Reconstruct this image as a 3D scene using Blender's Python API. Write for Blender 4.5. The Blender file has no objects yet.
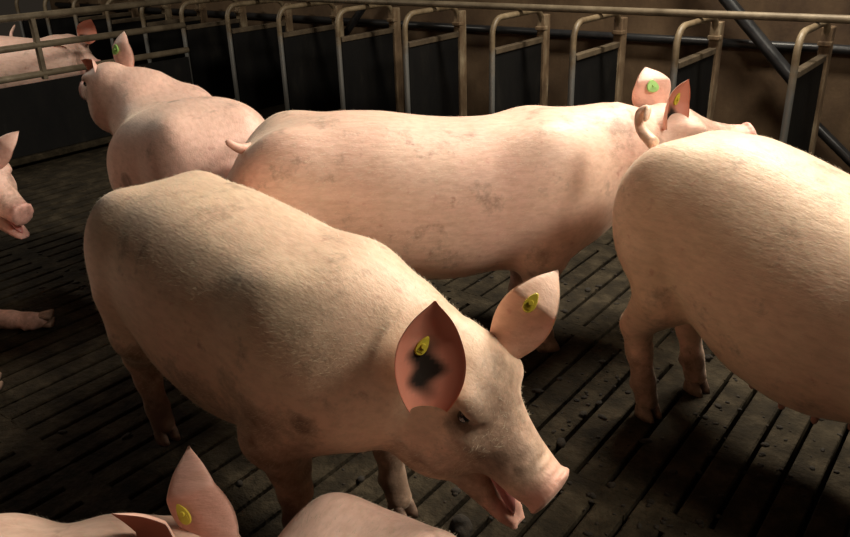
import bpy, bmesh, math, random
import numpy as np
from mathutils import Vector, Matrix

S = bpy.context.scene
COL = S.collection

# ------------------------------------------------------------------ camera
FPX, PITCH, YAW, ROLL, CAMH = 778.36, .415, .6646, -.0338, 1.5
cp, sp, cy_, sy_ = math.cos(PITCH), math.sin(PITCH), math.cos(YAW), math.sin(YAW)
R0 = np.array([cy_, sy_, 0.]); FH = np.array([-sy_, cy_, 0.])
CF = FH * cp + np.array([0, 0, -sp]); U0 = FH * sp + np.array([0, 0, cp])
CR = R0 * math.cos(ROLL) + U0 * math.sin(ROLL)
CU = U0 * math.cos(ROLL) - R0 * math.sin(ROLL)
CC = np.array([0, 0, CAMH])
cam_d = bpy.data.cameras.new('camera'); cam = bpy.data.objects.new('camera', cam_d); COL.objects.link(cam)
cam_d.sensor_width = 36; cam_d.lens = FPX / 850 * 36; cam_d.clip_start = .05
cam.matrix_world = Matrix(((CR[0], CU[0], -CF[0], 0), (CR[1], CU[1], -CF[1], 0), (CR[2], CU[2], -CF[2], CAMH), (0, 0, 0, 1)))
S.camera = cam

# ------------------------------------------------------------------ light
w = bpy.data.worlds.new('barn_air'); S.world = w; w.use_nodes = True
bg = w.node_tree.nodes['Background']; bg.inputs[0].default_value = (1, .8, .6, 1); bg.inputs[1].default_value = .02
S.view_settings.view_transform = 'Standard'; S.view_settings.look = 'None'
S.view_settings.gamma = 1; S.view_settings.use_curve_mapping = False
S.view_settings.exposure = 0.0
def area(name, loc, aim, sx, sy, power, col):
    l = bpy.data.lights.new(name, 'AREA'); l.shape = 'RECTANGLE'; l.size = sx; l.size_y = sy; l.energy = power; l.color = col
    o = bpy.data.objects.new(name, l); COL.objects.link(o); o.location = loc
    o.rotation_euler = (Vector(aim) - Vector(loc)).to_track_quat('-Z', 'Y').to_euler()
    return o
area('ceiling_lamp', (-1.1, 4.1, 3.1), (-1.1, 1.6, .4), 1.4, .6, 190, (1, .9, .74))
area('front_lamp', (1.1, 2.15, 2.7), (-.6, 1.5, .2), .8, .5, 72, (1, .9, .74))
area('next_pen_fill', (-6.6, 1.8, 2.75), (-6.4, 3.0, .4), 1.1, .3, 40, (1, .9, .75))  # added fill to brighten the neighbouring pen, no fixture seen there

# ------------------------------------------------------------------ small tools
def ray(x, y):
    d = CF * FPX + CR * (x - 425) - CU * (y - 268.5); return d
def dep(x, y, D):
    return CC + ray(x, y) * (D / FPX)
def at_z(x, y, z):
    d = ray(x, y); return CC + d * ((z - CAMH) / d[2])
def at_Y(x, y, Y):
    d = ray(x, y); return CC + d * (Y / d[1])
def at_X(x, y, X):
    d = ray(x, y); return CC + d * (X / d[0])
def camdir(r, u, t):                       # right, up, toward the viewer
    v = CR * r + CU * u - CF * t; return v / np.linalg.norm(v)

def tag(o, label=None, cat=None, group=None, kind=None):
    if label: o['label'] = label
    if cat: o['category'] = cat
    if group: o['group'] = group
    if kind: o['kind'] = kind
    return o
def empty(name, loc=(0, 0, 0), rz=0):
    o = bpy.data.objects.new(name, None); COL.objects.link(o); o.location = loc; o.rotation_euler = (0, 0, rz)
    o.empty_display_size = .1; return o
def obj(name, me, mat=None, parent=None, loc=None):
    if mat is not None and len(me.materials) == 0: me.materials.append(mat)
    o = bpy.data.objects.new(name, me); COL.objects.link(o)
    if parent: o.parent = parent
    if loc is not None: o.location = loc
    return o
def bm_mesh(name, bm, smooth=False):
    me = bpy.data.meshes.new(name); bm.to_mesh(me); bm.free()
    if smooth: me.polygons.foreach_set('use_smooth', [True] * len(me.polygons))
    return me
def box_bm(bm, x0, x1, y0, y1, z0, z1, bev=0):
    r = bmesh.ops.create_cube(bm, size=1)
    for v in r['verts']:
        v.co = Vector(((x0 + x1) / 2 + v.co.x * (x1 - x0), (y0 + y1) / 2 + v.co.y * (y1 - y0), (z0 + z1) / 2 + v.co.z * (z1 - z0)))
    if bev:
        ed = list({e for v in r['verts'] for e in v.link_edges})
        bmesh.ops.bevel(bm, geom=ed, offset=bev, segments=1, affect='EDGES')
def box(name, mat, parent, x0, x1, y0, y1, z0, z1, bev=0):
    bm = bmesh.new(); box_bm(bm, x0, x1, y0, y1, z0, z1, bev); return obj(name, bm_mesh(name, bm), mat, parent)
def tube_arrays(pts, rads, n=10, cap=True):
    pts = [np.array(p, float) for p in pts]; N = len(pts)
    if not hasattr(rads, '__len__'): rads = [rads] * N
    V, Fc = [], []; up = None
    for i in range(N):
        t = pts[min(i + 1, N - 1)] - pts[max(i - 1, 0)]; t /= np.linalg.norm(t) + 1e-9
        if up is None:
            up = np.array([0, 0, 1.]) if abs(t[2]) < .9 else np.array([1., 0, 0])
        a = up - t * (up @ t); a /= np.linalg.norm(a); up = a; b = np.cross(t, a)
        for k in range(n):
            an = 2 * math.pi * k / n; V.append(pts[i] + rads[i] * (a * math.cos(an) + b * math.sin(an)))
    for i in range(N - 1):
        for k in range(n):
            k2 = (k + 1) % n; Fc.append((i * n + k, i * n + k2, (i + 1) * n + k2, (i + 1) * n + k))
    if cap: Fc.append(tuple(range(n))[::-1]); Fc.append(tuple((N - 1) * n + k for k in range(n)))
    return V, Fc
def tube(name, mat, parent, pts, rads, n=10):
    V, Fc = tube_arrays(pts, rads, n); me = bpy.data.meshes.new(name); me.from_pydata([tuple(v) for v in V], [], Fc)
    me.polygons.foreach_set('use_smooth', [len(p.vertices) == 4 for p in me.polygons])
    return obj(name, me, mat, parent)

# ------------------------------------------------------------------ materials
def new_mat(name):
    m = bpy.data.materials.new(name); m.use_nodes = True; nt = m.node_tree
    return m, nt, nt.nodes, nt.links, nt.nodes['Principled BSDF']
def ramp(nt, stops):
    r = nt.nodes.new('ShaderNodeValToRGB'); e = r.color_ramp.elements
    while len(e) > 1: e.remove(e[-1])
    e[0].position, e[0].color = stops[0][0], (*stops[0][1], 1)
    for p, c in stops[1:]:
        q = e.new(p); q.color = (*c, 1)
    return r
def noise(nt, vec, scale, detail=4, rough=.55):
    n = nt.nodes.new('ShaderNodeTexNoise'); n.inputs['Scale'].default_value = scale
    n.inputs['Detail'].default_value = detail; n.inputs['Roughness'].default_value = rough
    nt.links.new(vec, n.inputs['Vector']); return n.outputs['Fac']
def math_n(nt, op, a, b=None, clamp=False):
    n = nt.nodes.new('ShaderNodeMath'); n.operation = op; n.use_clamp = clamp
    for i, v in enumerate((a, b)):
        if v is None: continue
        if isinstance(v, (int, float)): n.inputs[i].default_value = v
        else: nt.links.new(v, n.inputs[i])
    return n.outputs[0]
def mixc(nt, fac, a, b, mode='MIX'):
    n = nt.nodes.new('ShaderNodeMix'); n.data_type = 'RGBA'; n.blend_type = mode
    for i, v in ((0, fac), (6, a), (7, b)):
        if isinstance(v, (int, float)): n.inputs[i].default_value = v
        elif isinstance(v, tuple): n.inputs[i].default_value = (*v, 1)
        else: nt.links.new(v, n.inputs[i])
    return n.outputs[2]
def bump(nt, h, strength, dist):
    b = nt.nodes.new('ShaderNodeBump'); b.inputs['Strength'].default_value = strength; b.inputs['Distance'].default_value = dist
    nt.links.new(h, b.inputs['Height']); return b.outputs[0]
def mapping(nt, vec, sc):
    m = nt.nodes.new('ShaderNodeMapping'); m.inputs['Scale'].default_value = sc; nt.links.new(vec, m.inputs[0]); return m.outputs[0]
def tc(nt, k='Object'): return nt.nodes.new('ShaderNodeTexCoord').outputs[k]
def geo_pos(nt): return nt.nodes.new('ShaderNodeNewGeometry').outputs['Position']

def rough_mat(name, stops, scale, rough=.8, bumps=.4, bscale=60, metallic=0, world=True, stretch=None, bdist=.004):
    m, nt, N, L, P = new_mat(name)
    v = geo_pos(nt) if world else tc(nt)
    vs = mapping(nt, v, stretch) if stretch else v
    r = ramp(nt, stops); L.new(noise(nt, vs, scale, 6, .65), r.inputs[0]); L.new(r.outputs[0], P.inputs['Base Color'])
    P.inputs['Roughness'].default_value = rough; P.inputs['Metallic'].default_value = metallic
    L.new(bump(nt, noise(nt, v, bscale, 4, .6), bumps, bdist), P.inputs['Normal'])
    return m
M = {}
M['concrete'] = rough_mat('slat_concrete', [(.3, (.008, .0058, .003)), (.5, (.023, .017, .0092)), (.72, (.056, .043, .026))], 9, .9, 1.0, 38, bdist=.012)
M['concrete'].node_tree.nodes['Principled BSDF'].inputs['Specular IOR Level'].default_value = .18
M['pit'] = rough_mat('pit_slurry', [(.3, (.004, .003, .002)), (.7, (.01, .008, .005))], 3, .5)
M['manure'] = rough_mat('manure_crumb', [(.3, (.006, .004, .002)), (.7, (.022, .015, .008))], 25, .95, .8, 120)
M['wall'] = rough_mat('stained_wall', [(.28, (.045, .024, .012)), (.5, (.10, .060, .030)), (.72, (.17, .11, .06))], 2.6, .85, .5, 40, stretch=(1, 1, .6))
M['post'] = rough_mat('rusty_post', [(.3, (.06, .033, .016)), (.5, (.17, .11, .06)), (.7, (.36, .29, .19))], 9, .8, .5, 60, stretch=(1, 1, .35))
M['panel'] = rough_mat('black_stall_panel', [(.3, (.004, .004, .0045)), (.6, (.008, .0075, .007)), (.8, (.02, .018, .015))], 6, .75, .3, 30, stretch=(1, 1, .4))
M['panel'].node_tree.nodes['Principled BSDF'].inputs['Specular IOR Level'].default_value = .15
M['cap'] = rough_mat('panel_capping', [(.3, (.035, .022, .012)), (.7, (.12, .088, .052))], 8, .7, .4, 60)
M['blackpipe'] = rough_mat('black_pipe', [(.3, (.010, .011, .013)), (.7, (.03, .03, .032))], 8, .35, .2, 40)
M['pale'] = rough_mat('pale_board', [(.3, (.55, .55, .5)), (.7, (.75, .74, .7))], 4, .7)
def pipe_mat():
    m, nt, N, L, P = new_mat('galvanised_pipe')
    v = geo_pos(nt)
    rust = ramp(nt, [(.35, (.085, .057, .03)), (.55, (.175, .13, .077)), (.75, (.27, .21, .135))]); L.new(noise(nt, v, 7, 6, .65), rust.inputs[0])
    # lower part worn to bare zinc by the animals' flanks
    sx = N.new('ShaderNodeSeparateXYZ'); L.new(v, sx.inputs[0])
    h = math_n(nt, 'ADD', sx.outputs[2], math_n(nt, 'MULTIPLY', noise(nt, v, 12, 4), .35))
    k = ramp(nt, [(.82, (1, 1, 1)), (.98, (0, 0, 0))]); L.new(h, k.inputs[0])
    L.new(mixc(nt, k.outputs[0], rust.outputs[0], (.22, .22, .21)), P.inputs['Base Color'])
    L.new(math_n(nt, 'MULTIPLY', k.outputs[0], .6), P.inputs['Metallic'])
    P.inputs['Roughness'].default_value = .5
    L.new(bump(nt, noise(nt, v, 90, 4), .3, .003), P.inputs['Normal'])
    return m
M['pipe'] = pipe_mat()
M['railpipe'] = rough_mat('weathered_rail', [(.3, (.09, .066, .04)), (.55, (.19, .15, .10)), (.8, (.3, .245, .17))], 6, .55, .3, 80, metallic=.2)

def skin_mat(name, cream, pink, dirt_amt, seed):
    m, nt, N, L, P = new_mat(name)
    v = tc(nt)
    off = N.new('ShaderNodeVectorMath'); off.operation = 'ADD'; off.inputs[1].default_value = (seed * 3.1, seed * 1.7, seed * 2.3); L.new(v, off.inputs[0]); v = off.outputs[0]
    ap = N.new('ShaderNodeAttribute'); ap.attribute_name = 'pinkm'
    ad = N.new('ShaderNodeAttribute'); ad.attribute_name = 'dirt_and_hollow'
    n1 = noise(nt, v, 3.2, 5, .6)
    pk = math_n(nt, 'ADD', ap.outputs['Fac'], math_n(nt, 'MULTIPLY', math_n(nt, 'SUBTRACT', n1, .5), 1.1), True)
    c = mixc(nt, pk, cream, pink)
    # fine mottling along the coat
    n2 = noise(nt, mapping(nt, v, (22, 60, 60)), 1, 4, .6)
    r2 = ramp(nt, [(.3, (.80, .76, .72)), (.6, (1, 1, 1))]); L.new(n2, r2.inputs[0])
    c = mixc(nt, .8, c, r2.outputs[0], 'MULTIPLY')
    # small scratches and pink blotches
    n4 = noise(nt, v, 26, 3, .5); r4 = ramp(nt, [(.66, (0, 0, 0)), (.74, (1, 1, 1))]); L.new(n4, r4.inputs[0])
    c = mixc(nt, math_n(nt, 'MULTIPLY', r4.outputs[0], .35), c, (.55, .2, .16))
    # dried dung: noise patches gated by the dirt attribute
    n3 = noise(nt, v, 6.5, 8, .7)
    d = math_n(nt, 'ADD', math_n(nt, 'MULTIPLY', ad.outputs['Fac'], .42 * dirt_amt), math_n(nt, 'SUBTRACT', n3, .62))
    rd = ramp(nt, [(.0, (0, 0, 0)), (.09, (.45, .45, .45)), (.26, (1, 1, 1))]); L.new(d, rd.inputs[0])
    # specks
    n5 = noise(nt, v, 70, 3, .6); r5 = ramp(nt, [(.66, (0, 0, 0)), (.72, (1, 1, 1))]); L.new(n5, r5.inputs[0])
    sp_ = math_n(nt, 'MULTIPLY', r5.outputs[0], math_n(nt, 'MULTIPLY', ad.outputs['Fac'], .9), True)
    c = mixc(nt, math_n(nt, 'MULTIPLY', rd.outputs[0], .8), c, (.085, .05, .028))
    c = mixc(nt, math_n(nt, 'MULTIPLY', sp_, .7), c, (.06, .035, .02))
    L.new(c, P.inputs['Base Color'])
    P.inputs['Roughness'].default_value = .55
    P.inputs['Subsurface Weight'].default_value = .12
    P.inputs['Subsurface Radius'].default_value = (1, .35, .2); P.inputs['Subsurface Scale'].default_value = .012
    P.inputs['Sheen Weight'].default_value = .25; P.inputs['Sheen Roughness'].default_value = .4; P.inputs['Sheen Tint'].default_value = (1, .9, .75, 1)
    hb = noise(nt, mapping(nt, v, (35, 170, 170)), 1, 3, .6)
    wr = noise(nt, v, 13, 4, .6)
    hsum = math_n(nt, 'ADD', math_n(nt, 'MULTIPLY', hb, .35), wr)
    L.new(bump(nt, hsum, .45, .006), P.inputs['Normal'])
    return m
def ear_mat(name, c0, c1):
    m, nt, N, L, P = new_mat(name)
    v = tc(nt); ap = N.new('ShaderNodeAttribute'); ap.attribute_name = 'pinkm'
    c = mixc(nt, noise(nt, v, 16, 4), c0, c1)
    ad = N.new('ShaderNodeAttribute'); ad.attribute_name = 'dirt_and_hollow'
    c = mixc(nt, math_n(nt, 'MULTIPLY', ad.outputs['Fac'], 1, True), c, (.02, .012, .008))  # shade of the ear hollow mixed into the colour
    L.new(c, P.inputs['Base Color']); P.inputs['Roughness'].default_value = .5
    t = N.new('ShaderNodeBsdfTranslucent'); tcol = mixc(nt, math_n(nt, 'MULTIPLY', ad.outputs['Fac'], 1, True), (.85, .18, .06), (.02, .008, .004)); L.new(tcol, t.inputs[0])
    mx = N.new('ShaderNodeMixShader'); mx.inputs[0].default_value = .38
    L.new(P.outputs[0], mx.inputs[1]); L.new(t.outputs[0], mx.inputs[2])
    L.new(mx.outputs[0], N['Material Output'].inputs[0])
    L.new(bump(nt, noise(nt, v, 40, 4), .3, .003), P.inputs['Normal'])
    return m
M['ear_in'] = ear_mat('ear_inner_skin', (.66, .26, .17), (.76, .38, .27))
def simple(name, col, rough=.5, metallic=0, coat=0):
    m, nt, N, L, P = new_mat(name)
    c = mixc(nt, noise(nt, tc(nt), 30, 3), tuple(x * .75 for x in col), col); L.new(c, P.inputs['Base Color'])
    P.inputs['Roughness'].default_value = rough; P.inputs['Metallic'].default_value = metallic; P.inputs['Coat Weight'].default_value = coat
    return m
M['hoof'] = rough_mat('hoof_horn', [(.3, (.10, .06, .04)), (.7, (.34, .22, .16))], 40, .6, world=False)
M['eye'] = simple('eye_dark', (.02, .012, .01), .08, 0, 1)
M['lid'] = simple('eyelid_skin', (.45, .2, .16), .5)
M['tongue'] = simple('tongue_pink', (.62, .24, .22), .3, 0, .3)
M['tag_y'] = simple('ear_tag_yellow', (.62, .50, .05), .4)
M['tag_g'] = simple('ear_tag_green', (.33, .62, .16), .4)
M['bristle'] = simple('pale_bristle', (.80, .68, .50), .4)
M['teat'] = simple('teat_skin', (.55, .27, .21), .55)

# ------------------------------------------------------------------ the setting
# slatted concrete floor over the slurry pit
PX0, PY0, PW, PL = -2.116, .842, .5, .845
floor = box('floor', M['pit'], None, -9.5, 2.6, -1.2, 5.1, -.75, -.6); tag(floor, 'concrete slatted floor over a dark slurry pit', 'floor', kind='structure')
def slat_meshes():
    out = []
    random.seed(3)
    for k in range(4):
        bm = bmesh.new(); box_bm(bm, -.042, .042, .035, PL - .035, -.11, 0, .004)
        for v in bm.verts: v.co.z += random.uniform(-.002, .001); v.co.x += random.uniform(-.0015, .0015)
        out.append(bm_mesh('slat', bm)); out[-1].materials.append(M['concrete'])
    bm = bmesh.new()
    box_bm(bm, .006, PW - .006, -.0005, .0432, -.11, -.0015, .0006); box_bm(bm, .006, PW - .006, PL - .0432, PL + .0005, -.11, -.0015, .0006)
    rib = bm_mesh('slat_panel', bm); rib.materials.append(M['concrete'])
    return out, rib
SL, RIB = slat_meshes()
def inview(x, y, m=60):
    q = np.array([x, y, 0]) - CC; d = q @ CF
    if d < .3: return False
    u = 425 + FPX * (q @ CR) / d; v = 268.5 - FPX * (q @ CU) / d
    return -m < u < 850 + m and -m < v < 537 + m
nsl = 0
for i in range(-8, 6):
    for j in range(-2, 5):
        x0 = PX0 + i * PW; y0 = PY0 + j * PL
        if x0 < -5.75 or y0 > 4.2: continue
        if not any(inview(x0 + a * PW, y0 + b * PL) for a in (0, .5, 1) for b in (0, .5, 1)): continue
        p = obj('slat_panel', RIB, None, floor, (x0, y0, 0))
        for k in range(5):
            o = obj('slat', SL[(i * 7 + j * 3 + k) % 4], None, p, (.05 + k * .1, 0, 0)); nsl += 1
print('slats', nsl)
# plain ledge strips around the slatted area (neighbouring pen and stalls)
o = box('stall_floor', M['concrete'], floor, -9.5, 2.6, 4.25, 5.05, -.12, .0)
o = box('neighbour_floor', M['concrete'], floor, -9.5, -5.8, -1.2, 4.24, -.12, .0)
wall = box('wall_back', M['wall'], None, -9.5, 2.6, 5.05, 5.2, -.6, 1.9); tag(wall, 'brown stained wall behind the row of stalls', 'wall', kind='structure')
tr = box('trim_1', M['pale'], None, -.86, 2.6, 5.0, 5.05, 1.115, 1.3, .004); tag(tr, 'pale board fixed high on the stained wall', 'trim', kind='structure')

# stall dividers: bent pipe hoop, black panel, capping rail, rear post
YR, YB = 4.19, 4.84
hoop_px = [(20, 20), (47.7, 20), (76, 20), (108.5, 20), (143, 20), (185, 40), (230, 40), (281, 45), (339, 50), (406, 60), (492, 70), (572, 70), (674.5, 65), (791, 90), (930, 110)]
names = {0: 'farthest along the neighbouring pen'}
for n, (hx, hy) in enumerate(hoop_px):
    X = at_Y(hx, hy, YR)[0]
    r = empty('stall_divider', (X, YR, 0))
    bend = [(0, .10 - .10 * math.cos(a), .865 + .10 * math.sin(a)) for a in np.linspace(0, math.pi / 2, 7)]
    tube('hoop_pipe', M['pipe'], r, [(0, 0, .005), (0, 0, .45)] + bend + [(0, .35, .965), (0, .52, .965)] + [(0, .52 + .1 * math.sin(a), .865 + .1 * math.cos(a)) for a in np.linspace(.3, math.pi / 2, 5)] + [(0, .62, .80)], .0185, 12)
    box('divider_panel', M['panel'], r, -.012, .012, .025, .60, .10, .755, .003)
    box('panel_cap', M['cap'], r, -.022, .022, .02, .60, .75, .785, .004)
    box('rear_post', M['post'], r, -.03, .03, .60, .68, .0, .93, .005)
    box('post_bracket', M['post'], r, -.035, .035, .585, .64, .83, .855, .004)
    ordn = ['first', 'second', 'third', 'fourth', 'fifth', 'sixth', 'seventh', 'eighth', 'ninth', 'tenth']
    if n == 5: lab = 'black-panelled stall divider with bent pipe hoop where the pen fence ends'
    elif n == 13: lab = 'black-panelled stall divider with bent pipe hoop beside the slanting black pipe'
    elif n < 5: lab = 'black-panelled stall divider, %s past the pen fence in the next pen' % ordn[4 - n]
    else: lab = 'black-panelled stall divider with pipe hoop, %s along from the pen fence' % ordn[n - 6]
    tag(r, lab, 'stall divider', 'stall dividers along the back wall')
t = tube('top_rail', M['railpipe'], None, [(x, 4.50, 1.005) for x in (-9.3, -6, -3, 0, 2.5)], .021, 12)
tag(t, 'long brown horizontal pipe running over the stall hoops', 'rail')
t = tube('rear_rail', M['blackpipe'], None, [(x, 5.02, .785) for x in (-9.3, -3, 2.5)], .026, 10)
tag(t, 'dark horizontal pipe along the wall behind the stall posts', 'rail')
a, b = at_Y(722, -6, 4.93), at_Y(795, 82, 4.93); d = (b - a)
t = tube('feed_pipe', M['blackpipe'], None, [a - d * .5, a, b, b + d * .25], .038, 14)
tag(t, 'thick slanting black pipe in front of the stained wall', 'pipe')
a, b = at_Y(815, 125, 4.93), at_Y(850, 160, 4.93)
t = tube('drain_pipe', M['blackpipe'], None, [a - (b - a) * .7, a, b, b + (b - a) * 1.0], .03, 12)
tag(t, 'low black pipe sloping down behind the last stall hoop', 'pipe')
a, b = at_Y(368, 0, 4.93), at_Y(350, 27, 4.93); d = b - a
t = tube('feed_pipe', M['blackpipe'], None, [a - d * 1.5, a, b, b + d * .3], .03, 12)
tag(t, 'slanting black pipe between two stall dividers above the middle sow', 'pipe')

# fence between the pens
XF = -5.72
fr = empty('pen_fence', (XF, 0, 0)); tag(fr, 'three-rail pipe fence with black kickboard between the pens', 'fence')
for z in (1.0, .8, .6):
    tube('rail', M['railpipe'], fr, [(0, .3, z), (0, 2.5, z), (0, 4.15, z)], .024, 12)
box('kickboard', M['panel'], fr, -.015, .015, .3, 4.14, .05, .545, .004)
box('kerb', M['concrete'], fr, -.05, .05, .3, 4.14, 0.001, .05, .008)
for py in (at_X(41, 60, XF)[1], 1.2, .32):
    box('post', M['railpipe'], fr, -.02, .02, py - .018, py + .018, .56, .985, .004)

# ------------------------------------------------------------------ pigs
def smin(a, b, k):
    h = np.maximum(k - np.abs(a - b), 0) / k
    return np.minimum(a, b) - h * h * k * .25
def surface_nets(Fv, org, h):
    ins = Fv < 0
    nx, ny, nz = Fv.shape
    def c(A, dx, dy, dz): return A[dx:nx - 1 + dx, dy:ny - 1 + dy, dz:nz - 1 + dz]
    cnt = sum(c(ins, a, b, d).astype(np.int8) for a in (0, 1) for b in (0, 1) for d in (0, 1))
    act = (cnt > 0) & (cnt < 8)
    I, J, K = np.nonzero(act); n = len(I)
    pos = np.zeros((n, 3)); num = np.zeros(n)
    for ax in range(3):
        o1, o2 = [q for q in range(3) if q != ax]
        for u in (0, 1):
            for v in (0, 1):
                s = [0, 0, 0]; s[o1] = u; s[o2] = v; e = list(s); e[ax] = 1
                f0 = Fv[I + s[0], J + s[1], K + s[2]]; f1 = Fv[I + e[0], J + e[1], K + e[2]]
                m = (f0 < 0) != (f1 < 0)
                t = np.where(m, f0 / np.where(m, f0 - f1, 1), 0)
                p = np.empty((n, 3)); p[:, o1] = u; p[:, o2] = v; p[:, ax] = t
                pos += p * m[:, None]; num += m
    V = np.stack([I, J, K], 1) + pos / num[:, None]
    idx = np.full(act.shape, -1, np.int32); idx[I, J, K] = np.arange(n)
    faces = []
    for ax in range(3):
        o1, o2 = [(1, 2), (2, 0), (0, 1)][ax]
        sl0 = [slice(1, -1)] * 3; sl1 = [slice(1, -1)] * 3
        sl0[ax] = slice(0, -1); sl1[ax] = slice(1, None)
        A = ins[tuple(sl0)]; B = ins[tuple(sl1)]
        e = np.array(np.nonzero(A != B)).T
        base = e.copy(); base[:, o1] += 1; base[:, o2] += 1   # grid index of the edge start
        inside0 = A[e[:, 0], e[:, 1], e[:, 2]]
        def g(d1, d2):
            q = base.copy(); q[:, o1] += d1; q[:, o2] += d2; return idx[q[:, 0], q[:, 1], q[:, 2]]
        q4 = np.stack([g(-1, -1), g(0, -1), g(0, 0), g(-1, 0)], 1)
        q4[~inside0] = q4[~inside0][:, ::-1]
        faces.append(q4)
    Fc = np.concatenate(faces); Fc = Fc[(Fc >= 0).all(1)]
    # one relaxation pass
    for _ in range(2):
        acc = np.zeros_like(V); k = np.zeros(n)
        for q in range(4):
            a_, b_ = Fc[:, q], Fc[:, (q + 1) % 4]
            np.add.at(acc, a_, V[b_]); np.add.at(k, a_, 1)
        k = np.maximum(k, 1); V = V * .5 + .5 * acc / k[:, None]
    return V * h + org, Fc

class Field:
    def __init__(s, lo, hi, h):
        s.h = h; s.lo = np.array(lo, float); n = np.ceil((np.array(hi) - s.lo) / h).astype(int) + 1
        s.F = np.ones(n, np.float32); s.n = n
    def block(s, lo, hi):
        a = np.clip(np.floor((np.array(lo) - s.lo) / s.h).astype(int), 0, s.n); b = np.clip(np.ceil((np.array(hi) - s.lo) / s.h).astype(int) + 1, 0, s.n)
        ax = [(s.lo[i] + s.h * np.arange(a[i], b[i])).astype(np.float32) for i in range(3)]
        X, Y, Z = np.meshgrid(*ax, indexing='ij')
        return tuple(slice(a[i], b[i]) for i in range(3)), X, Y, Z
    def add(s, lo, hi, fn, k):
        sl, X, Y, Z = s.block(np.array(lo) - k - s.h, np.array(hi) + k + s.h)
        if X.size == 0: return
        s.F[sl] = smin(s.F[sl], fn(X, Y, Z), k)
    def sub(s, lo, hi, fn, k):
        sl, X, Y, Z = s.block(np.array(lo) - k - s.h, np.array(hi) + k + s.h)
        if X.size == 0: return
        s.F[sl] = -smin(-s.F[sl], fn(X, Y, Z), k)
    def cone(s, p, r1, q, r2, k, sub=False):
        p = np.array(p, float); q = np.array(q, float); d = q - p; L2 = max(d @ d, 1e-9); r = max(r1, r2)
        def fn(X, Y, Z):
            t = np.clip(((X - p[0]) * d[0] + (Y - p[1]) * d[1] + (Z - p[2]) * d[2]) / L2, 0, 1)
            return np.sqrt((X - p[0] - t * d[0]) ** 2 + (Y - p[1] - t * d[1]) ** 2 + (Z - p[2] - t * d[2]) ** 2) - (r1 + (r2 - r1) * t)
        (s.sub if sub else s.add)(np.minimum(p, q) - r, np.maximum(p, q) + r, fn, k)
    def ell(s, c, rad, k, A=None, sub=False):
        c = np.array(c, float); rad = np.array(rad, float); m = rad.min(); A = np.eye(3) if A is None else A
        def fn(X, Y, Z):
            x, y, z = X - c[0], Y - c[1], Z - c[2]
            a = [(A[0, i] * x + A[1, i] * y + A[2, i] * z) / rad[i] for i in range(3)]
            q = np.sqrt(a[0] ** 2 + a[1] ** 2 + a[2] ** 2)
            return (q - 1) * m
        e = np.full(3, rad.max()); (s.sub if sub else s.add)(c - e, c + e, fn, k)
    def sweep(s, tab, k, org=(0, 0, 0), A=None, n=2.3):
        """tab rows: x, top, bottom, half width, in the frame (org, A columns)"""
        tab = np.array(tab, float); org = np.array(org, float); A = np.eye(3) if A is None else A
        cs = [(x, y, z) for x in (tab[0, 0], tab[-1, 0]) for y in (-tab[:, 3].max(), tab[:, 3].max()) for z in (tab[:, 2].min(), tab[:, 1].max())]
        W = np.array([org + A @ np.array(c_) for c_ in cs])
        xs = np.linspace(tab[0, 0], tab[-1, 0], 160)
        def sm(col):
            v = np.interp(xs, tab[:, 0], tab[:, col]); kk = np.ones(9) / 9
            return np.convolve(np.pad(v, 4, mode='edge'), kk, 'valid')
        T, B, Wd = sm(1), sm(2), sm(3)
        def fn(X, Y, Z):
            x, y, z = X - org[0], Y - org[1], Z - org[2]
            lx = A[0, 0] * x + A[1, 0] * y + A[2, 0] * z; ly = A[0, 1] * x + A[1, 1] * y + A[2, 1] * z; lz = A[0, 2] * x + A[1, 2] * y + A[2, 2] * z
            t = np.interp(lx, xs, T); b = np.interp(lx, xs, B); wd = np.interp(lx, xs, Wd)
            zc, hh = (t + b) / 2, (t - b) / 2
            q = ((np.abs(ly) / wd) ** n + (np.abs(lz - zc) / hh) ** n) ** (1 / n)
            dd = (q - 1) * np.minimum(wd, hh)
            ex = np.maximum(np.maximum(lx - tab[-1, 0], tab[0, 0] - lx), 0)
            return np.where(ex > 0, np.maximum(dd, 0) * .6 + ex, np.maximum(dd, np.maximum(lx - tab[-1, 0], tab[0, 0] - lx))).astype(np.float32)
        s.add(W.min(0), W.max(0), fn, k)

TRUNK = np.array([(-.665, .66, .60, .05), (-.645, .74, .54, .12), (-.60, .80, .50, .18), (-.50, .865, .455, .232), (-.40, .89, .425, .255), (-.28, .905, .365, .272), (-.15, .905, .30, .285),
                  (.0, .893, .278, .287), (.10, .885, .28, .283), (.25, .87, .31, .265), (.40, .855, .35, .24), (.52, .84, .40, .20), (.60, .80, .46, .15), (.66, .74, .54, .08)])
HEAD = [(-.09, .06, -.06, .06), (-.06, .10, -.14, .10), (0, .115, -.19, .125), (.05, .115, -.215, .128), (.10, .098, -.21, .118), (.15, .072, -.175, .10),
        (.20, .053, -.12, .082), (.25, .044, -.086, .068), (.30, .042, -.072, .060), (.335, .044, -.068, .054), (.355, .044, -.064, .050)]
JAW = [(.0, -.02, -.15, .088), (.1, -.005, -.14, .085), (.19, .0, -.105, .068), (.28, .004, -.066, .050), (.345, .008, -.036, .040), (.375, .004, -.016, .026)]

def frame_from(dirv, up, roll=0):
    x = np.array(dirv, float); x /= np.linalg.norm(x); u = np.array(up, float); y = np.cross(u, x); y /= np.linalg.norm(y); z = np.cross(x, y)
    if roll:
        y, z = y * math.cos(roll) + z * math.sin(roll), z * math.cos(roll) - y * math.sin(roll)
    return np.stack([x, y, z], 1)

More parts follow.
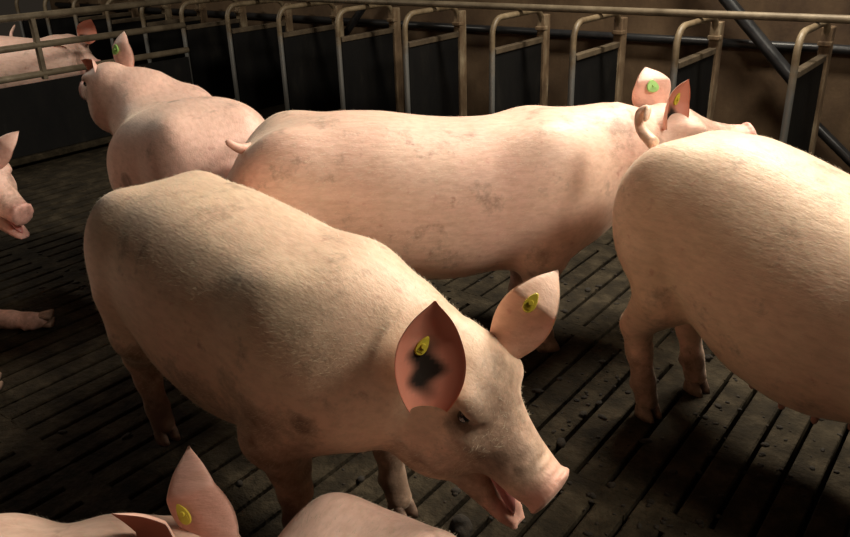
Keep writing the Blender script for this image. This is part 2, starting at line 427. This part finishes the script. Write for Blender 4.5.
def std_legs(sgn, mods=None):
    m = mods or {}
    H = lambda key, pt: np.array(pt, float) + np.array(m.get(key, (0, 0, 0)), float)
    out = []
    for s_, nm in ((1, 'l'), (-1, 'r')):
        hx = np.array(m.get('h' + nm, (0, 0)) + (0,), float) if len(m.get('h' + nm, (0, 0))) == 2 else np.array(m['h' + nm])
        fx = np.array(m.get('f' + nm, (0, 0)) + (0,), float)
        hind = [((-.43, s_ * .15, .56), .125), ((-.385, s_ * .170, .45), .100), ((-.51, s_ * .145, .30), .053), ((-.495, s_ * .14, .21), .042), ((-.465, s_ * .14, .115), .037), ((-.445, s_ * .14, .055), .040)]
        fore = [((.38, s_ * .15, .54), .115), ((.345, s_ * .180, .41), .092), ((.355, s_ * .158, .30), .056), ((.365, s_ * .152, .215), .045), ((.36, s_ * .15, .115), .036), ((.375, s_ * .15, .055), .039)]
        for ch, d in ((hind, hx), (fore, fx)):
            c2 = []
            for (p, r) in ch:
                wgt = np.clip((.45 - p[2]) / .40, 0, 1); c2.append((np.array(p) + d * wgt, r))
            out.append(c2)
    return out

def ear_arrays(base, tip, opening, width, cup0=1.9, cup1=.55, curl=0.0, thick=.006, hole=.4):
    base, tip = np.array(base), np.array(tip); ax = tip - base; L = np.linalg.norm(ax); ax /= L
    nrm = np.array(opening, float); nrm -= ax * (nrm @ ax); nrm /= np.linalg.norm(nrm); side = np.cross(ax, nrm)
    nu, nv = 28, 21; V = []; dirt_and_hollow = []
    def pt(u, v, off):
        wd = width * .5 * max(math.sin(math.pi * (min(u, .999) * .86 + .14)), .02) ** .8
        if u > .8: wd *= 1 - .35 * ((u - .8) / .2) ** 2
        cu = cup0 + (cup1 - cup0) * min(u * 1.6, 1) ** .8
        a = v * cu; Rr = wd / max(math.sin(min(cu, math.pi / 2)), .2)
        p = base + ax * (L * u) + side * (Rr * math.sin(a)) + nrm * (Rr * (1 - math.cos(a)) - Rr * .35 + curl * u * u)
        n_ = nrm * math.cos(a) - side * math.sin(a)
        return p - n_ * off
    for lay in (0, 1):
        for i in range(nu):
            u = i / (nu - 1)
            for j in range(nv):
                v = -1 + 2 * j / (nv - 1)
                edge = (1 - abs(v) ** 6) * (1 - u ** 10)
                V.append(pt(u, v, thick * edge * (1 if lay else -.15)))
                dirt_and_hollow.append(max(0, 2.0 - 1.6 * math.hypot((u - hole * .55) / (hole * .42), (v - .12 * math.sin(u * 23)) / .42)) if lay == 0 else .05)  # hairy ear hollow: its dark shade is painted in through this mask
    Fi, Fo = [], []
    for i in range(nu - 1):
        for j in range(nv - 1):
            a = i * nv + j; Fi.append((a, a + nv, a + nv + 1, a + 1))
            b = a + nu * nv; Fo.append((b, b + 1, b + nv + 1, b + nv))
    o = nu * nv
    for i in range(nu - 1):
        a = i * nv; Fo.append((a, o + a, o + a + nv, a + nv)); a = i * nv + nv - 1; Fo.append((a, a + nv, o + a + nv, o + a))
    for j in range(nv - 1):
        a = (nu - 1) * nv + j; Fo.append((a, a + 1, o + a + 1, o + a))
    return np.array(V), Fi, Fo, np.array(dirt_and_hollow), pt, ax, nrm, side

def pig(label, loc, heading, scale, fz, head_poll, head_snout, ears, res, skin, cat='pig', group=None, legs=None, leg_mods=None,
        drop=0.0, tail=None, jaw=4, head_roll=0, tags=(), bristles=0, belly=0, wide=1.0, teats=False, hooves=True, tag_mat='tag_y', seed=1, trunk_pitch=0, dirt_bias=0., name='pig', sway=0., hs=None, slope=0., neck=1.0, spots=(), spk=.8, girth=0., base_dirt=.06):
    """head_poll / head_snout / ears / tail are world points; everything else is in the sow's own frame (heading +x, left +y)."""
    rng = np.random.default_rng(seed)
    root = empty(name, (loc[0], loc[1], 0), heading); root.scale = (1, 1, 1)
    ch, sh = math.cos(heading), math.sin(heading)
    def L(p):
        d = np.array(p, float) - np.array([loc[0], loc[1], 0]); return np.array([ch * d[0] + sh * d[1], -sh * d[0] + ch * d[1], d[2]])
    def Ld(v): return np.array([ch * v[0] + sh * v[1], -sh * v[0] + ch * v[1], v[2]])
    sc = np.array([scale, scale * wide, scale * fz])
    poll, snout = L(head_poll), L(head_snout)
    hs = hs or scale
    hx = snout - poll; A = frame_from(hx, (0, 0, 1), head_roll)
    # origin of the head so that its snout disc lands on the snout point
    horg = snout - A[:, 0] * .36 * hs
    tab = TRUNK.copy(); tab[:, 2] -= belly * np.exp(-((tab[:, 0] - .0) / .35) ** 2)
    tab[:, 1] -= sway * np.exp(-((tab[:, 0] - .08) / .22) ** 2)
    tab[:, 3] *= 1 + girth * np.exp(-((tab[:, 0] + .08) / .28) ** 2)
    tab[:, 1] -= slope * np.clip(tab[:, 0] + .3, 0, 2)
    tab = tab * np.array([scale, scale * fz, scale * fz, scale * wide]); tab[:, 1] -= drop; tab[:, 2] -= drop
    if drop: tab[:, 2] = np.maximum(tab[:, 2], .012)
    chains = []
    if legs is None:
        for c_ in std_legs(1, leg_mods): chains.append([(np.array(p) * sc, r * scale) for p, r in c_])
    else:
        for c_ in legs: chains.append([(np.array(p, float), r) for p, r in c_])
    pts = [tab_pt for r_ in tab for tab_pt in ((r_[0], r_[3], r_[1]), (r_[0], -r_[3], r_[2]))] + [tuple(p) for c_ in chains for p, _ in c_]
    pts += [tuple(horg + A @ (np.array(q) * hs)) for q in ((-.1, .14, .14), (.4, -.14, -.25), (.4, .14, .1), (-.1, -.14, -.25), (.3, 0, -.28))]
    pts = np.array(pts); lo = pts.min(0) - .12; hi = pts.max(0) + .12; lo[2] = max(lo[2], -.03)
    F = Field(lo, hi, res)
    F.sweep(tab, .04 * scale)
    zt = lambda z: z * scale * fz - drop
    # neck: crest and throat
    nb = np.array([.46 * scale, 0, zt(.66)]); nb2 = np.array([.50 * scale, 0, zt(.54)])
    hb = horg + A @ (np.array([-.01, 0, -.02]) * hs); hb2 = horg + A @ (np.array([.0, 0, -.085]) * hs)
    mid = (nb + hb) / 2 + np.array([0, 0, .01]); 
    F.cone(nb, .180 * scale * neck, mid, .148 * scale * neck, .10 * scale); F.cone(mid, .148 * scale * neck, hb, .108 * hs, .07 * scale)
    F.cone(nb2, .160 * scale * neck, hb2, .09 * hs, .09 * scale)
    # shoulder blades and hams
    for s_ in (1, -1):
        y = s_ * scale * wide
        if legs is None or drop:
            F.ell((.36 * scale, y * .150, zt(.58)), np.array([.15, .105, .235]) * scale, .07 * scale)
            F.ell((-.46 * scale, y * .145, zt(.63)), np.array([.150, .105, .23]) * scale, .07 * scale)
    for c_ in chains:
        for (p, r), (q, r2) in zip(c_[:-1], c_[1:]): F.cone(p, r, q, r2, .024 * scale)
        if len(c_) == 6 and hooves:       # dew claws
            p = c_[4][0]; back = np.array([-.032, 0, -.02]) * scale
            for s_ in (1, -1): F.ell(p + back + np.array([0, s_ * .018 * scale, 0]), np.array([.014, .012, .02]) * scale, .012)
    # head
    F.sweep([[a * hs for a in r_] for r_ in HEAD], .02 * hs, horg, A, 2.15)
    hp = lambda x, y, z: horg + A @ (np.array([x, y, z]) * hs)
    F.ell(hp(.07, .065, -.14), np.array([.13, .07, .10]) * hs, .05 * hs, A); F.ell(hp(.07, -.065, -.14), np.array([.13, .07, .10]) * hs, .05 * hs, A)
    for s_ in (1, -1):
        F.ell(hp(.075, s_ * .085, .065), np.array([.045, .03, .022]) * hs, .03 * hs, A)     # brow
        F.ell(hp(.11, s_ * .088, -.012), np.array([.05, .03, .025]) * hs, .03 * hs, A)      # cheekbone
        F.ell(hp(.26, s_ * .045, -.035), np.array([.07, .024, .025]) * hs, .025 * hs, A)    # upper lip
    ja = math.radians(jaw); RJ = np.array([[math.cos(ja), 0, math.sin(ja)], [0, 1, 0], [-math.sin(ja), 0, math.cos(ja)]])
    AJ = A @ RJ; jorg = hp(.03, 0, -.062)
    # mouth slit, then the lower jaw
    if jaw > 8:
        F.ell(hp(.36, 0, -.098), np.array([.125, .054, .028]) * hs, .010 * hs, A @ np.array([[math.cos(ja / 2), 0, math.sin(ja / 2)], [0, 1, 0], [-math.sin(ja / 2), 0, math.cos(ja / 2)]]), sub=True)
    F.sweep([[a * hs for a in r_] for r_ in JAW], (.02 if jaw > 8 else .006) * hs, jorg, AJ, 2.2)
    if jaw > 8:
        F.ell(jorg + AJ @ (np.array([.29, 0, .016]) * hs), np.array([.10, .032, .026]) * hs, .01 * hs, AJ, sub=True)
    # snout disc, nostrils, eye sockets
    tilt = math.radians(-14); At = A @ np.array([[math.cos(tilt), 0, math.sin(tilt)], [0, 1, 0], [-math.sin(tilt), 0, math.cos(tilt)]])
    F.ell(hp(.350, 0, -.010), np.array([.014, .066, .066]) * hs, .008 * hs, At)
    F.ell(hp(.364, 0, -.010), np.array([.010, .052, .052]) * hs, .008 * hs, At, sub=True)
    F.ell(hp(.354, 0, -.010), np.array([.012, .054, .054]) * hs, .006 * hs, At)
    for s_ in (1, -1):
        F.ell(hp(.370, s_ * .020, -.004), np.array([.016, .010, .013]) * hs, .005, A, sub=True)
        F.ell(hp(.092, s_ * .110, .038), np.array([.026, .017, .017]) * hs, .012 * hs, A, sub=True)
        F.ell(hp(.09, s_ * .098, .055), np.array([.030, .016, .009]) * hs, .008 * hs, A)
        F.ell(hp(.09, s_ * .102, .018), np.array([.028, .015, .008]) * hs, .008 * hs, A)
    # nose-bridge wrinkles
    for k in range(3):
        F.ell(hp(.325 - .024 * k, 0, .044 - .001 * k), np.array([.004, .05, .010]) * hs, .006 * hs, A, sub=True)
    V, Fc = surface_nets(F.F, F.lo, res)
    # attributes
    h_l = (V - horg) @ A / hs
    onhead = (h_l[:, 0] > .02) & (np.abs(h_l[:, 1]) < .15) & (h_l[:, 2] > -.3) & (h_l[:, 2] < .14)
    pinkm = np.full(len(V), .22); dirt_and_hollow = np.full(len(V), base_dirt)
    zz = V[:, 2] / (scale * fz)
    low = np.clip((.40 - zz) / .3, 0, 1)
    pinkm += .35 * low; dirt_and_hollow = np.maximum(dirt_and_hollow, .15 + .8 * low)
    # muddied flank and belly sides where the sow has been lying
    fl = np.clip((.62 - zz) / .25, 0, 1) * np.clip((np.abs(V[:, 1]) / (scale * .28) - .4) / .5, 0, 1)
    dirt_and_hollow = np.maximum(dirt_and_hollow, (.3 + dirt_bias) * fl + .05)
    sn = np.clip((h_l[:, 0] - .28) / .07, 0, 1) * onhead
    pinkm = pinkm + 1.0 * sn; hw = np.clip((h_l[:, 0] - .02) / .12, 0, 1) * onhead; dirt_and_hollow = dirt_and_hollow * (1 - hw) + hw * (.50 - .35 * sn)
    pinkm = pinkm + .12 * hw
    rump = np.clip((-.45 * scale - V[:, 0]) / (.2 * scale), 0, 1); pinkm += .25 * rump
    cl = L(CC)
    for spx, spy, sr in spots:            # a soiled patch around the skin point seen along this sight line
        rv = Ld(ray(spx, spy)); rv = rv / np.linalg.norm(rv); q_ = V - cl; al = q_ @ rv; pe = np.linalg.norm(q_ - al[:, None] * rv, axis=1)
        c_i = np.where(pe < .015, al, 99).argmin(); dd_ = np.linalg.norm(V - V[c_i], axis=1); dirt_and_hollow = np.maximum(dirt_and_hollow, spk * np.clip(1.5 - dd_ / sr, 0, 1))
    quads = [tuple(q) for q in Fc.tolist()]
    mats = np.zeros(len(quads), np.int32)
    Vs = [V]; P_ = [pinkm]; D_ = [dirt_and_hollow]; nV = len(V); extraF = []; extraM = []
    tagsl = []
    for e in ears:
        eb, et, eo = L(e['base']), L(e['tip']), Ld(e['open'])
        EV, Fi, Fo, ed, pt, ax, nrm, side = ear_arrays(eb, et, eo, e['w'], e.get('c0', 1.9), e.get('c1', .6), e.get('curl', 0.), hole=e.get('hole', .35))
        Vs.append(EV); P_.append(np.full(len(EV), .55)); D_.append(ed)
        extraF += [tuple(i + nV for i in f_) for f_ in Fi] + [tuple(i + nV for i in f_) for f_ in Fo]
        extraM += [1] * len(Fi) + [0] * len(Fo); nV += len(EV)
        if 'tag' in e: tagsl.append((e, pt, ax, nrm, side))
    if tail is not None:
        tp = [L(p) for p in tail]; fine = []
        for i in range(len(tp) - 1):
            for q in range(4):
                t_ = q / 4; p0, p1, p2, p3 = tp[max(i - 1, 0)], tp[i], tp[i + 1], tp[min(i + 2, len(tp) - 1)]
                fine.append(.5 * ((2 * p1) + (-p0 + p2) * t_ + (2 * p0 - 5 * p1 + 4 * p2 - p3) * t_ ** 2 + (-p0 + 3 * p1 - 3 * p2 + p3) * t_ ** 3))
        fine.append(tp[-1]); n_ = len(fine)
        rad = [(.021 - .012 * i / (n_ - 1)) * scale for i in range(n_)]; rad[-1] = .004
        TV, TF = tube_arrays(fine, rad, 10)
        Vs.append(np.array(TV)); P_.append(np.full(len(TV), .45)); D_.append(np.full(len(TV), .2))
        extraF += [tuple(i + nV for i in f_) for f_ in TF]; extraM += [0] * len(TF); nV += len(TV)
    me = bpy.data.meshes.new('body')
    allV = np.concatenate(Vs); me.from_pydata(allV.tolist(), [], quads + extraF)
    me.materials.append(skin); me.materials.append(M['ear_in'])
    me.polygons.foreach_set('material_index', np.concatenate([mats, np.array(extraM, np.int32)]).astype(np.int32))
    me.polygons.foreach_set('use_smooth', np.ones(len(me.polygons), bool))
    for nm, arr in (('pinkm', np.concatenate(P_)), ('dirt_and_hollow', np.concatenate(D_))):
        at = me.attributes.new(nm, 'FLOAT', 'POINT'); at.data.foreach_set('value', np.clip(arr, 0, 1).astype(np.float32))
    body = obj('body', me, None, root)
    # eyes
    for s_ in (1, -1):
        bm = bmesh.new(); bmesh.ops.create_uvsphere(bm, u_segments=14, v_segments=10, radius=.0155 * hs)
        o = obj('eye', bm_mesh('eye', bm, True), M['eye'], root); o.location = hp(.091, s_ * .0985, .037)
    # tongue
    if jaw > 8:
        bm = bmesh.new(); bmesh.ops.create_uvsphere(bm, u_segments=16, v_segments=10, radius=1)
        for v in bm.verts: v.co = Vector((v.co.x * .085 * hs, v.co.y * .022 * hs, (v.co.z * .010 - .012 * v.co.x ** 2) * hs))
        o = obj('tongue', bm_mesh('tongue', bm, True), M['tongue'], root)
        pj = jorg + AJ @ (np.array([.26, 0, .008]) * hs)
        o.matrix_local = Matrix([[*AJ[0], pj[0]], [*AJ[1], pj[1]], [*AJ[2], pj[2]], [0, 0, 0, 1]])
    # cloven hooves
    if hooves:
        bm = bmesh.new()
        for s_ in (1, -1):
            ring = []
            prof = [(-.030, .0), (-.028, .004), (.0, .0)]
            vb = []
            for (z, g_, l0, l1) in ((0, 1.0, -.026, .050), (.018, .96, -.026, .043), (.040, .80, -.022, .030), (.055, .55, -.015, .016)):
                rr = []
                for q in range(10):
                    an = 2 * math.pi * q / 10; cx = (l0 + l1) / 2; rx = (l1 - l0) / 2
                    rr.append(bm.verts.new((cx + rx * math.cos(an), s_ * .0185 + .0165 * g_ * math.sin(an), z)))
                vb.append(rr)
            for a_, b_ in zip(vb[:-1], vb[1:]):
                for q in range(10): bm.faces.new((a_[q], a_[(q + 1) % 10], b_[(q + 1) % 10], b_[q]))
            bm.faces.new(vb[0][::-1]); bm.faces.new(vb[-1])
        hm = bm_mesh('hoof', bm, True); hm.materials.append(M['hoof'])
        for c_ in chains:
            if len(c_) != 6: continue
            p = c_[5][0]; dirn = c_[5][0] - c_[4][0]
            o = obj('hoof', hm, None, root); s0 = scale * 1.12; o.scale = (s0, s0, s0)
            if legs is None: o.location = (p[0], p[1], .001)
            else:
                d_ = dirn / np.linalg.norm(dirn); Ah = frame_from(np.cross([0, 0, 1.], d_) if abs(d_[2]) < .9 else (1, 0, 0), -d_)
                e_ = p + d_ * .05 * scale
                o.matrix_local = Matrix([[*(Ah[0] * s0), e_[0]], [*(Ah[1] * s0), e_[1]], [*(Ah[2] * s0), max(e_[2], .04)], [0, 0, 0, 1]])
    # ear tags: a yellow leaf-shaped button with its pin
    for e, pt, ax, nrm, side in tagsl:
        u, v, face, tw, tl, rot = e['tag']
        c0 = pt(u, v, -.004 if face > 0 else .010)
        nn = nrm * face; x_ = ax * math.cos(rot) + side * math.sin(rot); y_ = np.cross(nn, x_)
        bm = bmesh.new(); prof = []
        for q in range(18):
            an = 2 * math.pi * q / 18; rx = tl / 2 * math.cos(an); ry = tw / 2 * math.sin(an) * (1 - .35 * math.cos(an)); prof.append((rx, ry))
        bot = [bm.verts.new((a_, b_, 0)) for a_, b_ in prof]; top = [bm.verts.new((a_ * .9, b_ * .9, .004)) for a_, b_ in prof]
        bm.faces.new(bot[::-1]); bm.faces.new(top)
        for q in range(18): bm.faces.new((bot[q], bot[(q + 1) % 18], top[(q + 1) % 18], top[q]))
        bmesh.ops.create_cone(bm, cap_ends=True, segments=12, radius1=.006, radius2=.005, depth=.006, matrix=Matrix.Translation((0, 0, .006)))
        for q in range(3):      # raised marking ribs
            bmesh.ops.create_cube(bm, size=1, matrix=Matrix.Translation((-tl * .28 + q * tl * .07, 0, .0045)) @ Matrix.Diagonal((tl * .03, tw * .55, .002, 1)))
        o = obj('ear_tag', bm_mesh('ear_tag', bm), M[e.get('tm', tag_mat)], root)
        o.matrix_local = Matrix([[x_[0], y_[0], nn[0], c0[0]], [x_[1], y_[1], nn[1], c0[1]], [x_[2], y_[2], nn[2], c0[2]], [0, 0, 0, 1]])
    if teats:
        tm = None
        for s_ in (1, -1):
            for k in range(7):
                x = (-.30 + .10 * k) * scale; tz = np.interp(x, tab[:, 0], tab[:, 2]); y = s_ * .085 * scale
                hh = (np.interp(x, tab[:, 0], tab[:, 1]) - tz) / 2; wd = np.interp(x, tab[:, 0], tab[:, 3])
                z = tz + hh * (1 - (1 - (abs(y) / wd) ** 2.3) ** (1 / 2.3))
                tube('teat', M['teat'], root, [(x, y, z + .02), (x, y, z - .006), (x, y * 1.02, z - .018), (x, y * 1.03, z - .024)], [.015, .011, .009, .004], 8)
    # bristles lying back along the coat
    if bristles:
        nf = len(quads); fi = rng.integers(0, nf, bristles); q = Fc[fi]
        ww = rng.dirichlet((1, 1, 1, 1), bristles); p = (V[q] * ww[:, :, None]).sum(1)
        nn = np.cross(V[q[:, 2]] - V[q[:, 0]], V[q[:, 3]] - V[q[:, 1]]); nn /= np.linalg.norm(nn, axis=1)[:, None] + 1e-12
        hl = (p - horg) @ A / hs; keep = ~((hl[:, 0] > .20) & (np.abs(hl[:, 1]) < .16) & (hl[:, 2] > -.3) & (hl[:, 2] < .14)) & (p[:, 2] > .2 * scale * (1 if not drop else 0))
        keep &= ~((np.abs(hl[:, 0] - .09) < .05) & (np.abs(hl[:, 2] - .037) < .04) & (np.abs(hl[:, 1]) > .07))
        p, nn = p[keep], nn[keep]; n_ = len(p)
        dr = np.tile(np.array([-1., 0, -.25]), (n_, 1)) + rng.normal(0, .22, (n_, 3)); dr -= nn * (dr * nn).sum(1)[:, None]; dr /= np.linalg.norm(dr, axis=1)[:, None] + 1e-9
        d2 = dr + nn * rng.uniform(.12, .5, n_)[:, None]; d2 /= np.linalg.norm(d2, axis=1)[:, None]
        ln = rng.uniform(.008, .020, n_)[:, None] * scale; sd = np.cross(nn, dr) * .00045
        bv = np.empty((n_, 3, 3)); bv[:, 0] = p - nn * .001 + sd; bv[:, 1] = p - nn * .001 - sd; bv[:, 2] = p + d2 * ln
        bmesh_ = bpy.data.meshes.new('bristles'); bmesh_.vertices.add(3 * n_); bmesh_.vertices.foreach_set('co', bv.reshape(-1).astype(np.float32))
        bmesh_.loops.add(3 * n_); bmesh_.loops.foreach_set('vertex_index', np.arange(3 * n_, dtype=np.int32))
        bmesh_.polygons.add(n_); bmesh_.polygons.foreach_set('loop_start', np.arange(0, 3 * n_, 3, dtype=np.int32)); bmesh_.update()
        o = obj('bristles', bmesh_, M['bristle'], root); o['kind'] = 'stuff'
    tag(root, label, cat, group)
    return root

SK = [skin_mat('sow_skin_cream', (.80, .60, .43), (.76, .42, .33), 1.0, 1), skin_mat('sow_skin_pink', (.80, .57, .45), (.76, .38, .32), .9, 2),
      skin_mat('sow_skin_pale', (.82, .63, .46), (.78, .44, .35), .7, 3), skin_mat('sow_skin_rosy', (.82, .575, .47), (.77, .43, .37), .7, 4)]

# P1 the front sow, mouth open
pig('cream sow standing in front with open mouth and yellow tags in both upright ears', (-1.553, 1.208), -.126, .933, 1.024, (-.887, 1.215, .596), (-.632, 1.247, .344),
    [dict(base=dep(425, 408, 1.575), tip=dep(435, 301, 1.53), open=camdir(.3, .0, .95), w=.150, c0=1.6, c1=.8, hole=.62, tag=(.55, -.1, 1, .024, .045, .5)),
     dict(base=dep(500, 354, 1.75), tip=dep(558, 270, 1.72), open=camdir(.35, .25, -.9), w=.128, c0=1.5, c1=.35, tag=(.62, .1, -1, .026, .05, 0))],
    .0078, SK[0], hs=1.0, head_roll=.078, jaw=14, tail=[dep(112, 235, 2.36), dep(100, 247, 2.40), dep(99, 265, 2.40)], bristles=26000, seed=1, leg_mods={'fr': (-.02, .0), 'fl': (.06, 0)}, dirt_bias=.35,
    spots=[(452, 432, .03), (497, 462, .025), (520, 478, .02), (300, 432, .03)], spk=.7)

# P2 the middle sow, side on
pig('long pink sow standing side-on behind the front sow, snout toward the stalls', (-1.666, 2.163), .77, 1.085, .93, (-1.075, 2.84, .743), (-.808, 3.107, .713),
    [dict(base=dep(653, 112, 3.02), tip=dep(645, 67, 3.02), open=camdir(-.25, .0, -.95), w=.17, c0=1.3, c1=.5, tag=(.5, .2, -1, .05, .05, 0), tm='tag_g'),
     dict(base=dep(668, 132, 2.84), tip=dep(689, 79, 2.82), open=camdir(.5, -.1, .85), w=.115, c0=1.7, c1=.8, hole=.5, tag=(.62, 0, 1, .02, .05, 0))],
    .0095, SK[1], hs=1.05, head_roll=.169, tail=[dep(250, 149, 2.70), dep(238, 148, 2.64), dep(226, 141, 2.60)], bristles=18000, seed=2, belly=-.01, sway=.03, base_dirt=.17)

# P3 the sow on the right
pig('pale heavy sow with full udder standing with her rump to the middle sow', (-.325, 2.12), -.31, .953, 1.095, (.33, 1.87, .66), (.60, 1.72, .45),
    [dict(base=(.33, 1.98, .75), tip=(.36, 2.05, .95), open=(.8, .2, 0), w=.14), dict(base=(.27, 1.78, .75), tip=(.25, 1.68, .95), open=(.8, -.8, 0), w=.14)],
    .009, SK[2], wide=.93, slope=.17, tail=[dep(654, 144, 2.38), dep(641, 129, 2.42), dep(640, 113, 2.42), dep(648, 109, 2.40), dep(645, 121, 2.38)], bristles=24000, seed=3, teats=True, belly=.045)

# P4 far sow by the fence
pig('sow turned to the pen fence, rump behind the middle sow, green tag in raised ear', (-2.97, 2.08), 2.73, .94, 1.03, dep(112, 84, 3.80), dep(88, 88, 4.03),
    [dict(base=dep(126, 72, 3.80), tip=dep(124, 31, 3.80), open=camdir(.6, 0, -.8), w=.15, c0=1.2, c1=.6, tag=(.5, 0, -1, .05, .05, 0), tm='tag_g'),
     dict(base=dep(103, 82, 3.75), tip=dep(81, 60, 3.78), open=camdir(-.4, -.6, .6), w=.11)],
    .010, SK[3], hs=.92, head_roll=-.14, neck=1.2, wide=1.05, girth=.30, sway=.05, bristles=9000, seed=4, spots=[(123, 182, .035), (172, 98, .03)], spk=1.3)

fold = lambda s: [[((.30 * s, y * .18 * s, .14 * s), .08 * s), ((.22 * s, y * .21 * s, .07 * s), .05 * s), ((.40 * s, y * .20 * s, .045 * s), .04 * s)] for y in (1, -1)] + \
                 [[((-.40 * s, y * .20 * s, .16 * s), .11 * s), ((-.25 * s, y * .22 * s, .08 * s), .07 * s), ((-.45 * s, y * .22 * s, .05 * s), .045 * s)] for y in (1, -1)]
# P9 rump of a lying pig under the front sow's head
pig('rosy pig lying with its rounded rump beneath the open-mouthed sow', (-.80, .50), -1.45, .85, .85, (-.73, -.08, .34), (-.70, -.38, .27),
    [dict(base=(-.83, -.06, .44), tip=(-.91, -.01, .59), open=(0, -.8, 0), w=.12), dict(base=(-.63, -.08, .44), tip=(-.55, -.04, .59), open=(0, -.8, 0), w=.12)],
    .009, SK[3], legs=fold(.85), drop=.24, wide=1.0, bristles=9000, seed=5, hooves=False)
# P10 lying pig whose ears stand up
pig('tan-backed pig lying low with a yellow tag in its tall upright ear', (-1.66, .19), .62, .80, .85, dep(182, 592, 1.60), dep(150, 690, 1.50),
    [dict(base=dep(224, 552, 1.62), tip=dep(189, 446, 1.64), open=camdir(.15, -.1, -.97), w=.125, c0=.9, c1=.3, tag=(.47, .4, -1, .024, .05, .2)),
     dict(base=dep(186, 588, 1.53), tip=dep(111, 514, 1.47), open=camdir(-.35, -.6, .75), w=.13, c0=1.3, c1=.45)],
    .009, SK[1], legs=fold(.8), hs=.72, drop=.19, bristles=9000, seed=6, hooves=False)

# P8 pig lying at the left with its legs stretched out
def side_legs():
    return [[((.30, -.12, .16), .085), ((.26, -.22, .10), .06), ((.22, -.30, .07), .045), ((.22, -.40, .055), .036), ((.217, -.47, .045), .032), ((.217, -.51, .042), .033)],
            [((-.36, -.10, .18), .11), ((-.26, -.20, .10), .08), ((-.30, -.30, .07), .045), ((-.30, -.38, .055), .036), ((-.29, -.43, .045), .032), ((-.29, -.47, .042), .033)]]
pig('pig lying near the fence with head raised and a leg stretched over the slats', (-3.27, .78), 2.36, .9, .85, dep(-22, 172, 3.55), dep(24, 214, 3.48),
    [dict(base=dep(-12, 168, 3.5), tip=dep(19, 131, 3.5), open=camdir(-.2, -.2, -.9), w=.10), dict(base=dep(-30, 158, 3.65), tip=dep(-20, 120, 3.7), open=camdir(.5, .2, .8), w=.10)],
    .011, SK[3], legs=side_legs(), drop=.21, seed=7, jaw=10, dirt_bias=.15)

# pigs in the next pen
pig('pink pig looking over from the next pen through the fence rails', (-6.50, 3.0), .5, .92, .98, dep(74, 50, 6.25), dep(98, 66, 6.17),
    [dict(base=dep(84, 42, 6.15), tip=dep(91, 19, 6.15), open=camdir(.6, 0, .7), w=.16), dict(base=dep(66, 52, 6.05), tip=dep(50, 58, 5.95), open=camdir(.3, -.5, .8), w=.14)],
    .013, SK[3], tail=[dep(20, 46, 6.55), dep(11, 36, 6.6), dep(15, 25, 6.6)], seed=8, name='pig')

# dung crumbs on the slats
rng = random.Random(5); bm = bmesh.new()
bpy.context.view_layer.update()
feet = [o.matrix_world.translation.copy() for o in bpy.data.objects if o.name.startswith('hoof') and o.type == 'MESH']
for _ in range(900):
    x = rng.uniform(-4.6, .4); y = rng.uniform(.9, 3.6)
    if rng.random() < .55:
        cx, cy2, sd = rng.choice([(-.9, 2.0, .35), (-.6, 1.7, .3), (-3.2, 1.75, .25), (-.3, 2.2, .4), (-1.0, 2.6, .4)]); x = rng.gauss(cx, sd); y = rng.gauss(cy2, sd)
    if any((f_.x - x) ** 2 + (f_.y - y) ** 2 < .0121 for f_ in feet): continue      # none under a foot
    r = abs(rng.gauss(0, .005)) + .0025
    mt = Matrix.Translation((x, y, r * .1)) @ Matrix.Rotation(rng.uniform(0, 6), 4, 'Z') @ Matrix.Diagonal((r * rng.uniform(.8, 1.8), r, r * .35, 1))
    bmesh.ops.create_icosphere(bm, subdivisions=1, radius=1, matrix=mt)
o = obj('dung_crumbs', bm_mesh('dung_crumbs', bm, True), M['manure']); tag(o, 'dark dung crumbs scattered over the concrete slats', 'manure', kind='stuff')

# one larger clump of dung by the lying pig's rump
c0 = at_z(461, 528, 0)
bm = bmesh.new(); bmesh.ops.create_icosphere(bm, subdivisions=4, radius=1)
rg = np.random.default_rng(4); cs = rg.normal(size=(14, 3)); cs /= np.linalg.norm(cs, axis=1)[:, None]
for v in bm.verts:
    d = np.array(v.co); k = 1 + sum(.16 * math.exp(-((1 - d @ q) * 9) ** 2 * .5) for q in cs) - .1
    v.co = Vector((d[0] * k * .036, d[1] * k * .03, max(d[2] * k * .030, -.001)))
o = obj('dung_clump', bm_mesh('dung_clump', bm, True), M['manure']); o.location = (c0[0], c0[1], .001)
tag(o, 'lumpy dung clump on the slats beside the lying rosy pig', 'dung')
